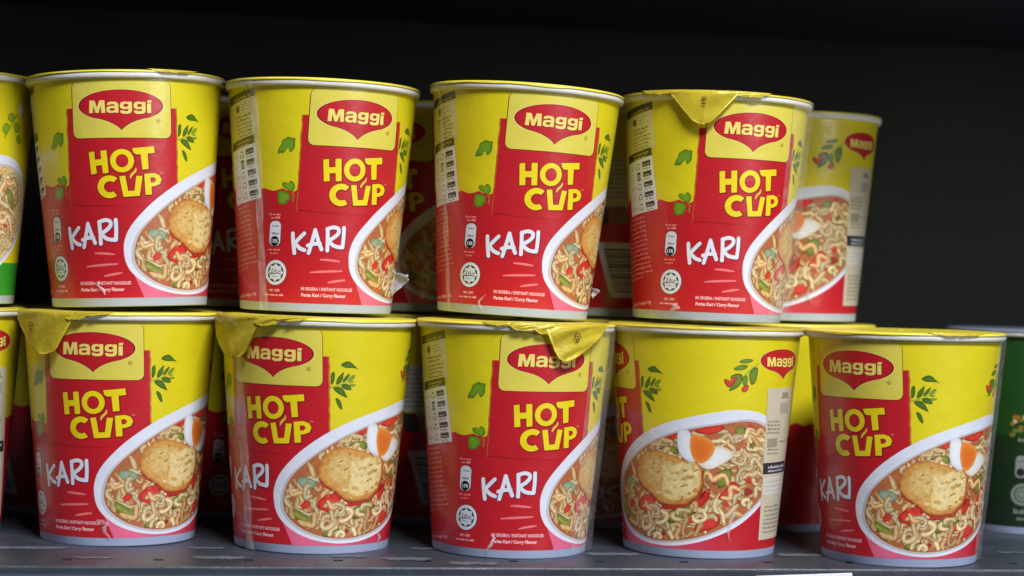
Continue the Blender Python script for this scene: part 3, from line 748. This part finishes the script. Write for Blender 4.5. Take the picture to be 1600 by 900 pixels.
def mark_mesh(tc, drop, rr_=48.5, size=2.4):
    """printed recycling triangle on a tab"""
    V = []; F = []
    def pt(x, y):
        th = rad(tc)+x/49; r = rr_+1.35; return (r*math.sin(th)/1000, -r*math.cos(th)/1000, (110.6-drop+y)/1000)
    for k in range(3):
        for (a0, a1) in ((90+120*k+14, 90+120*k+106),):
            p0 = (size*math.cos(rad(a0)), size*math.sin(rad(a0))); p1 = (size*math.cos(rad(a1)), size*math.sin(rad(a1)))
            i = len(V)
            V += [pt(*p0), pt(*p1), pt(p1[0]*.66, p1[1]*.66), pt(p0[0]*.66, p0[1]*.66)]; F.append((i, i+1, i+2, i+3))
    i = len(V); V += [pt(-.9, -2.6), pt(.9, -2.6), pt(.9, -2.0), pt(-.9, -2.0)]; F.append((i, i+1, i+2, i+3))
    i = len(V); V += [pt(-.5, -.5), pt(.5, -.5), pt(.5, .3), pt(-.5, .3)]; F.append((i, i+1, i+2, i+3))
    me = mesh('recycling_mark', V, F); me.materials.append(M_ink); return me
def film_strip(th, wd, seed, y0=.5, y1=109, drift=0, m=None, off=.9):
    """overlap seam of the shrink film running up the cup"""
    rr = random.Random(seed); V = []; F = []; n = 40
    for i in range(n+1):
        y = y0+(y1-y0)*i/n; t = i/n
        c = rad(th+drift*(t-.5))
        for j in range(5):
            a = c+(j/4-.5)*wd*(1+.15*math.sin(t*9+seed))/R(y)
            r = max(R(y), 48.25 if y > 106 else 0)+off+.18*math.sin(j*2.1+t*30+seed)+rr.uniform(-.06, .06)
            V.append((r*math.sin(a)/1000, -r*math.cos(a)/1000, y/1000))
    for i in range(n):
        for j in range(4): F.append((i*5+j, i*5+j+1, i*5+j+6, i*5+j+5))
    me = mesh('film_seam', V, F, True); me.materials.append(m or M_film); return me
def film_sheet(a0, a1, seed, rt=48.7, rb=41.5, y0=2, y1=110.2, amp=.5):
    """film standing off the cup's side, straight from rim to foot"""
    rr = random.Random(seed); V = []; F = []; n, mm = 36, 22
    ph = [rr.uniform(0, 6.28) for _ in range(4)]
    for i in range(n+1):
        t = i/n; y = y0+(y1-y0)*t
        for j in range(mm+1):
            u = j/mm; a = rad(a0+(a1-a0)*u)
            bulge = math.sin(math.pi*min(1, u*1.0))**.6
            r = R(y)+.6+(rb+(rt-rb)*t-R(y)-.3)*bulge+amp*math.sin(u*8+t*5+ph[0])*.5*math.sin(t*11+ph[1])*(1-t*.6)
            r = max(r, R(y)+.5, 48.3 if y > 106 else 0)
            V.append((r*math.sin(a)/1000, -r*math.cos(a)/1000, y/1000))
    for i in range(n):
        for j in range(mm):
            k = i*(mm+1)+j; F.append((k, k+1, k+mm+2, k+mm+1))
    me = mesh('wrap_film', V, F, True); me.materials.append(M_sheet); return me
def film_flap(th, y, size, seed):
    """torn flap of film curling off near the foot"""
    rr = random.Random(seed); V = []; F = []; n = 9
    for i in range(n+1):
        for j in range(n+1):
            u, v = i/n, j/n-.5
            wdt = size*1.5*(1-.78*u)
            r = R(y)+.8+size*u*1.0+.35*math.sin(v*9+u*5); yy = y+v*wdt+size*.34*u*u+.2*math.sin(u*11+v*4)
            a = rad(th)+(.9*math.sin(u*4+v*5))/R(y)
            V.append((r*math.sin(a)/1000, -r*math.cos(a)/1000, yy/1000))
    for i in range(n):
        for j in range(n):
            k = i*(n+1)+j; F.append((k, k+1, k+n+2, k+n+1))
    me = mesh('film_flap', V, F, True); me.materials.append(M_film2)
    # thicker whitish rolled edge
    return me
def flap_edge(me):
    V = [v.co.copy() for v in me.vertices]; n = 9
    idx = [i*(n+1) for i in range(n+1)]+[n*(n+1)+j for j in range(1, n+1)]+[i*(n+1)+n for i in range(n-1, -1, -1)]
    pts = [V[i] for i in idx]; VV = []; FF = []; k = 5
    for i, p in enumerate(pts):
        d = (pts[min(i+1, len(pts)-1)]-pts[max(i-1, 0)]).normalized()
        s = d.orthogonal().normalized(); t = d.cross(s)
        for q in range(k):
            an = 2*math.pi*q/k; VV.append(tuple(p+(s*math.cos(an)+t*math.sin(an))*.0002))
    for i in range(len(pts)-1):
        for q in range(k): FF.append((i*k+q, i*k+(q+1) % k, (i+1)*k+(q+1) % k, (i+1)*k+q))
    m2 = mesh('film_edge', VV, FF, True); m2.materials.append(M_paper); return m2

LIDS = {s: lid_mesh(s, M_foil, skirt=.12+.12*(s % 4)) for s in range(1, 7)}
FILM_SHINE = film_mat('wrap_film_glint', .34, .12)  # whitish film for the crinkles: highlights are put into its colour
def glint(th, y, wd, hh, seed):
    """small crinkle of film, its glint put in as a pale colour"""
    rr = random.Random(seed); V = []; F = []
    n = 7
    for i in range(n):
        t = i/(n-1); yy = y+hh*(t-.5)+rr.uniform(-.3, .3); a = rad(th)+(rr.uniform(-.7, .7)+1.2*math.sin(t*5+seed))/R(yy); w_ = wd*(.3+.9*math.sin(math.pi*t))*rr.uniform(.6, 1.2)/R(yy)
        for s_, o in ((-.5, .7), (0, 1.25), (.5, .7)):
            r = R(yy)+o; V.append((r*math.sin(a+s_*w_)/1000, -r*math.cos(a+s_*w_)/1000, yy/1000))
    for i in range(n-1):
        for j in range(2): F.append((i*3+j, i*3+j+1, i*3+j+4, i*3+j+3))
    me = mesh('crinkle_glint', V, F, True); me.materials.append(FILM_SHINE); return me

def make_cup():
    t = bpy.data.objects.new('noodle_cup', None); COL.objects.link(t); t.empty_display_size = .02
    t['category'] = 'noodle cup'
    link('cup_body', ME_body, None, t); link('rim', ME_rim, None, t)
    sl = link('sleeve', ME_sleeve, None, t)
    for n, me in SLEEVE: link(n, me, None, sl)
    return t
proto = make_cup(); first = [True]
CUPS = {}
def cup(key, x, y, level, spin, tilt, lid, label, group):
    o = proto if first[0] else copy_tree(proto); first[0] = False
    z = 0 if level == 0 else .11232+.0371*math.sin(abs(rad(tilt)))*.5
    o.location = (x, y, z); o.rotation_mode = 'ZYX'; o.rotation_euler = (0, rad(tilt), rad(spin))
    o['label'] = label; o['group'] = group; o['category'] = 'noodle cup'
    l = link('lid', LIDS[lid], None, o); l.rotation_euler = (0, 0, rad(lid*53))
    CUPS[key] = (o, l, spin); return o
def part(key, me, name=None):
    o, l, spin = CUPS[key]
    c = link(name or me.name.split('.')[0], me, None, o); c.rotation_euler = (0, 0, -rad(spin)); return c   # angles given as seen from the front
def tab(key, tc, hw, ln, seed, mark=None, **k):
    o, l, spin = CUPS[key]
    me = tab_mesh(tc, hw, ln, seed, **k)
    c = link('pull_tab', me, None, l); c.rotation_euler = (0, 0, -rad(spin)-l.rotation_euler.z)
    if mark:
        mk = link('recycling_mark', mark_mesh(*mark), None, l); mk.rotation_euler = c.rotation_euler

UP = 'noodle cups standing in the upper row'; LO = 'noodle cups standing in the lower row'; BU = 'noodle cups behind the upper row'; BL = 'noodle cups behind the lower row'
cup('t1', -.1982, -.0031, 1, 8.5, -2.21, 1, 'red and yellow curry noodle cup stacked first from left among the fully visible upper row', UP)
cup('t2', -.1081, .0063, 1, 28.7, .7, 2, 'upper row curry noodle cup with a torn film flap sticking out at its lower right', UP)
cup('t3', -.0108, .0096, 1, 19.5, 2.48, 3, 'upper row curry noodle cup between the torn film cup and the cup with triangular tab', UP)
cup('t4', .0873, .0276, 1, 19.5, 1.03, 4, 'upper row curry noodle cup with a triangular foil pull tab hanging left of its logo', UP)
cup('b1', -.2009, -.0080, 0, -4.6, -.37, 5, 'lower row curry noodle cup whose broad pull tab with recycling mark covers its logo corner', LO)
cup('b2', -.1052, -.0153, 0, -21, .55, 6, 'lower row curry noodle cup with a pale film seam running over its tab and logo', LO)
cup('b3', -.0094, -.0130, 0, 21.5, .45, 2, 'lower row curry noodle cup with a crumpled shiny pull tab over the logo at right', LO)
cup('b4', .0843, .0039, 0, -84, .51, 1, 'lower row curry noodle cup turned to show the whole bowl picture and beige strip', LO)
cup('b5', .1811, -.0071, 0, -42, -.18, 3, 'lower row curry noodle cup with nothing stacked on it, beside the green cup', LO)
cup('b0', -.2975, -.0080, 0, -75, 0, 4, 'lower row curry noodle cup cut off by the left photo edge', LO)
cup('t5', .139, .112, 1, -84, 0, 5, 'pale curry noodle cup set back behind the triangular tab cup at right', BU)
cup('u1', -.155, .105, 1, 6, 0, 1, 'shaded curry noodle cup seen in the gap right of the first upper cup', BU)
cup('u2', -.057, .108, 1, -28, 0, 2, 'shaded curry noodle cup with title letters showing left of the third upper cup', BU)
cup('u3', .042, .110, 1, -190, 0, 3, 'shaded curry noodle cup showing its bar code panel between the third and fourth upper cups', BU)
cup('l0', -.252, .100, 0, 110, 0, 6, 'shaded curry noodle cup behind the two leftmost lower cups', BL)
cup('l1', -.155, .100, 0, 40, 0, 2, 'shaded curry noodle cup seen in the gap right of the first full lower cup', BL)
cup('l2', -.057, .104, 0, -187, 0, 3, 'shaded curry noodle cup showing back panels in the gap beside the film seam cup', BL)
cup('l3', .042, .106, 0, -60, 0, 4, 'shaded curry noodle cup left of the turned lower cup', BL)
cup('l4', .139, .112, 0, 128, 0, 5, 'shaded curry noodle cup carrying the set back upper cup', BL)

# pull tabs, film
tab('b1', -42, 30, 21, 3, mark=(-44, 7.2), skew=8, crumple=.55)
tab('b2', -57, 34, 21, 5, skew=10, crumple=.65)
tab('b3', 41, 26, 18, 8, mark=(36, 5.5), skew=-12, crumple=.8, tipw=.18)
tab('t4', -12.5, 22, 17, 13, mark=(-12, 4.2, 48.5, 1.6), crumple=.3, tipw=.22)
def fold(key, tc, hw, ln, seed):
    o, l, spin = CUPS[key]
    c = link('lid_fold', tab_mesh(tc, hw, ln, seed, crumple=.7, tipw=.45), None, l); c.rotation_euler = (0, 0, -rad(spin)-l.rotation_euler.z)
for key, tc, hw, ln, seed in (('b1', -16, 14, 4.6, 31), ('b1', -4, 12, 2.6, 32), ('b2', -24, 13, 5.2, 33), ('b2', -10, 11, 2.8, 34), ('b3', 18, 11, 5.6, 35), ('b3', 5, 11, 4.2, 36), ('b3', -8, 10, 2.4, 37), ('t4', -38, 16, 3.0, 38), ('t4', 14, 14, 3.2, 39), ('t1', 40, 16, 1.8, 40), ('b5', 20, 18, 1.9, 41)):
    fold(key, tc, hw, ln, seed)
part('t2', film_strip(-36, 4.6, 2, drift=-4)); part('t3', film_strip(-58, 3.4, 4, drift=-10)); part('b2', film_strip(-44, 5.5, 3, drift=-6, y1=109.9, off=1.9))
part('t4', film_sheet(48, 118, 1, rb=41.5)); part('b3', film_sheet(52, 118, 2, rb=40.2)); part('b5', film_sheet(58, 115, 5, rb=39)); part('t5', film_sheet(-100, -10, 6, rb=39.5))
fm = film_flap(76, 15.5, 8.0, 1); part('t2', fm); part('t2', flap_edge(fm))
fm = film_flap(88, 13.5, 3.2, 2); part('t3', fm); part('t3', flap_edge(fm))
for key, th, y, wd, hh, sd in (('t1', -8, 9, 1.6, 6, 1), ('b1', 4, 8, 2.0, 8, 2), ('b1', 1, 12, 5, 2, 7), ('b4', 17, 16, 1.6, 14, 3), ('b3', -12, 7, 1.6, 8, 4), ('t4', -30, 6, 4, 4, 5), ('b2', 62, 7, 2, 5, 6), ('t5', 10, 14, 1.4, 9, 8), ('t3', -22, 6, 1.2, 7, 9)):
    part(key, glint(th, y, wd, hh, sd))

# ------------------------------------------------------------------ other flavours
def plain_cup(name, col, label, category, arts, lidm, x, y, level, spin, group=None):
    t = bpy.data.objects.new(name, None); COL.objects.link(t); t.location = (x, y, level*.1125); t.rotation_euler = (0, 0, rad(spin))
    t['label'] = label; t['category'] = category
    if group: t['group'] = group
    link('cup_body', ME_body, None, t); link('rim', ME_rim, None, t)
    sl = link('sleeve', sleeve_mesh('sleeve', col), None, t)
    for n, me in arts: link(n, me, None, sl)
    l = link('lid', lid_mesh(21, lidm, .8), None, t)
    return t
SLEEVE = []
Art.placed = []
a = Art(); a.begin(-30, 4, 120, 20)
for i in range(50): a.quad([(-30+i*3, 4.2), (-27+i*3, 4.2), (-27+i*3, 20), (-30+i*3, 20)], [lin((52, 150, 44))]*4)
piece('green_print', a)
bowl(31, True)
a = Art()
for p in ([(84, 90), (88, 93), (91, 90), (87, 87)], [(80, 84), (84, 88), (87, 85), (83, 81)], [(88, 86), (92, 89), (95, 85), (91, 82)], [(90, 80), (93, 83), (96, 80), (93, 77)]): a.blob(p, (140, 168, 40), (100, 130, 24))
a.blob([(92, 96), (95, 98), (98, 95), (96, 90), (93, 91)], (236, 230, 190), (214, 204, 140))
a.stroke([(82, 80), (87, 86), (92, 92)], .7, [(120, 150, 40)])
piece('herb_print', a)
plain_cup('noodle_cup', YEL, 'yellow noodle cup with a green lower band cut off at the upper left', 'noodle cup', SLEEVE, M_foil, -.2945, -.002, 1, -46, UP)
SLEEVE = []
Art.placed = []
a = Art(); a.begin(-40, 4, 80, 54)
for i in range(40): a.quad([(-40+i*3, 4.2), (-37+i*3, 4.2), (-37+i*3, 54), (-40+i*3, 54)], [lin((20, 42, 22))]*2+[lin((22, 52, 22))]*2)
piece('green_print', a)
a = Art()
for i in range(60):
    x, y = random.uniform(-26, 6), random.uniform(54, 66)
    a.poly(smooth([(x+random.uniform(1, 2.2)*math.cos(t), y+random.uniform(.7, 1.6)*math.sin(t)) for t in [k*math.pi/3 for k in range(6)]], 1), random.choice(((196, 180, 110), (150, 110, 40), (120, 120, 40), (190, 90, 50), (216, 196, 130))))
piece('noodle_print', a)
a = Art(); a.dashes(-22, 6, 50.5, 2.4, (140, 146, 140)); piece('small_print', a)
a = Art()
a.poly(rrect(-22.5, 31, -16.5, 43, 2.4), (140, 146, 140)); a.dashes(-21.6, -17.6, 39.5, 1, (60, 70, 60)); a.poly(ell(-19.5, 34, 2.2, 2.2, 20), (30, 34, 30)); piece('nutrition_icon', a)
a = Art()
a.poly(ell(-18, 22, 6, 6, 30), (130, 138, 130)); a.outline(ell(-18, 22, 4.2, 4.2, 8), .7, (60, 70, 60)); a.outline(ell(-18, 22, 2.4, 2.0, 8), .5, (60, 70, 60)); piece('halal_emblem', a)
a = Art(); a.dashes(-22, -11, 11.5, 3.0, (132, 138, 132)); a.dashes(-20, -11, 8.0, 2.4, (132, 138, 132)); piece('small_print', a)
a = Art(); a.poly(ell(26, 30, 36, 20, 40, rad(62)), (150, 154, 160)); a.poly(ell(27.5, 30, 33, 17, 40, rad(62)), (150, 90, 50)); piece('bowl_print', a)
green = plain_cup('noodle_cup', (26, 72, 24), 'dark green noodle cup with a white foil lid at the right edge', 'noodle cup', SLEEVE, M_foilw, .278, .122, 0, 6)  # green, print whites and lid toned down: shade put into the colours

# ------------------------------------------------------------------ shelf
E0 = Vector((-.0069, -.0761, 0)); AN = rad(8.6)
MX = Matrix.Translation(E0) @ Matrix.Rotation(AN, 4, 'Z')       # local x along the front edge, y into the shelf
def structure(o, name=None): o['kind'] = 'structure'; return o
# deck with real slots: strips of quads left open at each slot
bm = bmesh.new()
slots = [-.2803+.0405*i for i in range(16)]; sw = .0042; ys0, ys1 = .0172, .0218
xs = sorted([-1.2, 1.2]+[s for p in slots for s in (p-sw/2, p+sw/2)])
yl = [0.0012, ys0, ys1, .6]
for i in range(len(xs)-1):
    for j in range(3):
        mid = (xs[i]+xs[i+1])/2
        if j == 1 and any(abs(mid-p) < sw/2 for p in slots): 
            # sunk pocket
            x0, x1 = xs[i], xs[i+1]; d = -.003
            c = [(x0, ys0), (x1, ys0), (x1, ys1), (x0, ys1)]
            t = [bm.verts.new((*p, 0)) for p in c]; b = [bm.verts.new((*p, d)) for p in c]
            for k in range(4): bm.faces.new((t[k], t[(k+1) % 4], b[(k+1) % 4], b[k])).material_index = 1
            bm.faces.new(b).material_index = 1
            continue
        bm.faces.new([bm.verts.new((x, y, 0)) for x, y in ((xs[i], yl[j]), (xs[i+1], yl[j]), (xs[i+1], yl[j+1]), (xs[i], yl[j+1]))])
# rounded front edge and face
pr = [(.0012, 0), (.0005, -.0002), (.0001, -.0007), (0, -.0014), (0, -.0036), (.0012, -.0040), (.0012, -.012)]
for i in range(len(pr)-1):
    f = bm.faces.new([bm.verts.new(p) for p in ((-1.2, *pr[i]), (-1.2, *pr[i+1]), (1.2, *pr[i+1]), (1.2, *pr[i]))]); f.smooth = False
bmesh.ops.remove_doubles(bm, verts=bm.verts[:], dist=1e-6)
bmesh.ops.recalc_face_normals(bm, faces=bm.faces[:])
bmesh.ops.transform(bm, matrix=MX, verts=bm.verts[:])
me = bpy.data.meshes.new('shelf_deck'); bm.to_mesh(me); bm.free(); me.materials.append(M_deck); me.materials.append(M_slot)
structure(link('shelf_deck', me))
structure(box('price_rail', (0, -.0012, -.020), (2.4, .0022, .0330), M_lip, None, .0006, MX))
# flat pale strips on the deck: scuffs, with streaky reflections painted in
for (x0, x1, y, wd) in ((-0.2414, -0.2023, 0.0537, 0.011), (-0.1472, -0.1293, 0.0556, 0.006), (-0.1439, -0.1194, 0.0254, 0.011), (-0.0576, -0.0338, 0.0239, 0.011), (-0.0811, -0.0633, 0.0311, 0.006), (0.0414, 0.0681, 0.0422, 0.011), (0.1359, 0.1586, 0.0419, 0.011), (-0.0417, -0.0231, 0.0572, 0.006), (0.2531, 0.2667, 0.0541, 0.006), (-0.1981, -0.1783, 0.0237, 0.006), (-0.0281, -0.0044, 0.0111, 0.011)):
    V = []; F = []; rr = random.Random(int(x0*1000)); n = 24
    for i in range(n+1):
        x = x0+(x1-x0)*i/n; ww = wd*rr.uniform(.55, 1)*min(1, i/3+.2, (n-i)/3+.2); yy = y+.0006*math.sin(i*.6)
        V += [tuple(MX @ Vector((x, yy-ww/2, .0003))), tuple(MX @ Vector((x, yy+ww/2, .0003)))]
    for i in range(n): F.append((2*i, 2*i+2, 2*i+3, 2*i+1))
    structure(link('shelf_scuff_sheen', mesh('shelf_scuff_sheen', V, F), M_scuff_sheen))
# back panels, with a seam, and the shelf above that shades them
structure(box('back_panel', (0, .46, .072), (2.4, .012, .20), M_back2, None, .001, MX))
structure(box('back_panel', (0, .466, .42), (2.4, .012, .50), M_back, None, .001, MX))
structure(box('upper_shelf', (0, .225, .320), (2.4, .45, .03), M_lip, None, .002, MX))
# price card corner standing on the rail
t = box('price_card', (0, 0, 0), (.046, .0006, .030), M_card, None, .0002, Matrix.Translation((.1285, -.0583, -.0172)) @ Matrix.Rotation(AN, 4, 'Z') @ Matrix.Rotation(rad(-2), 4, 'Y'))
t['label'] = 'white price card with only its top corner showing at the shelf edge'; t['category'] = 'price card'
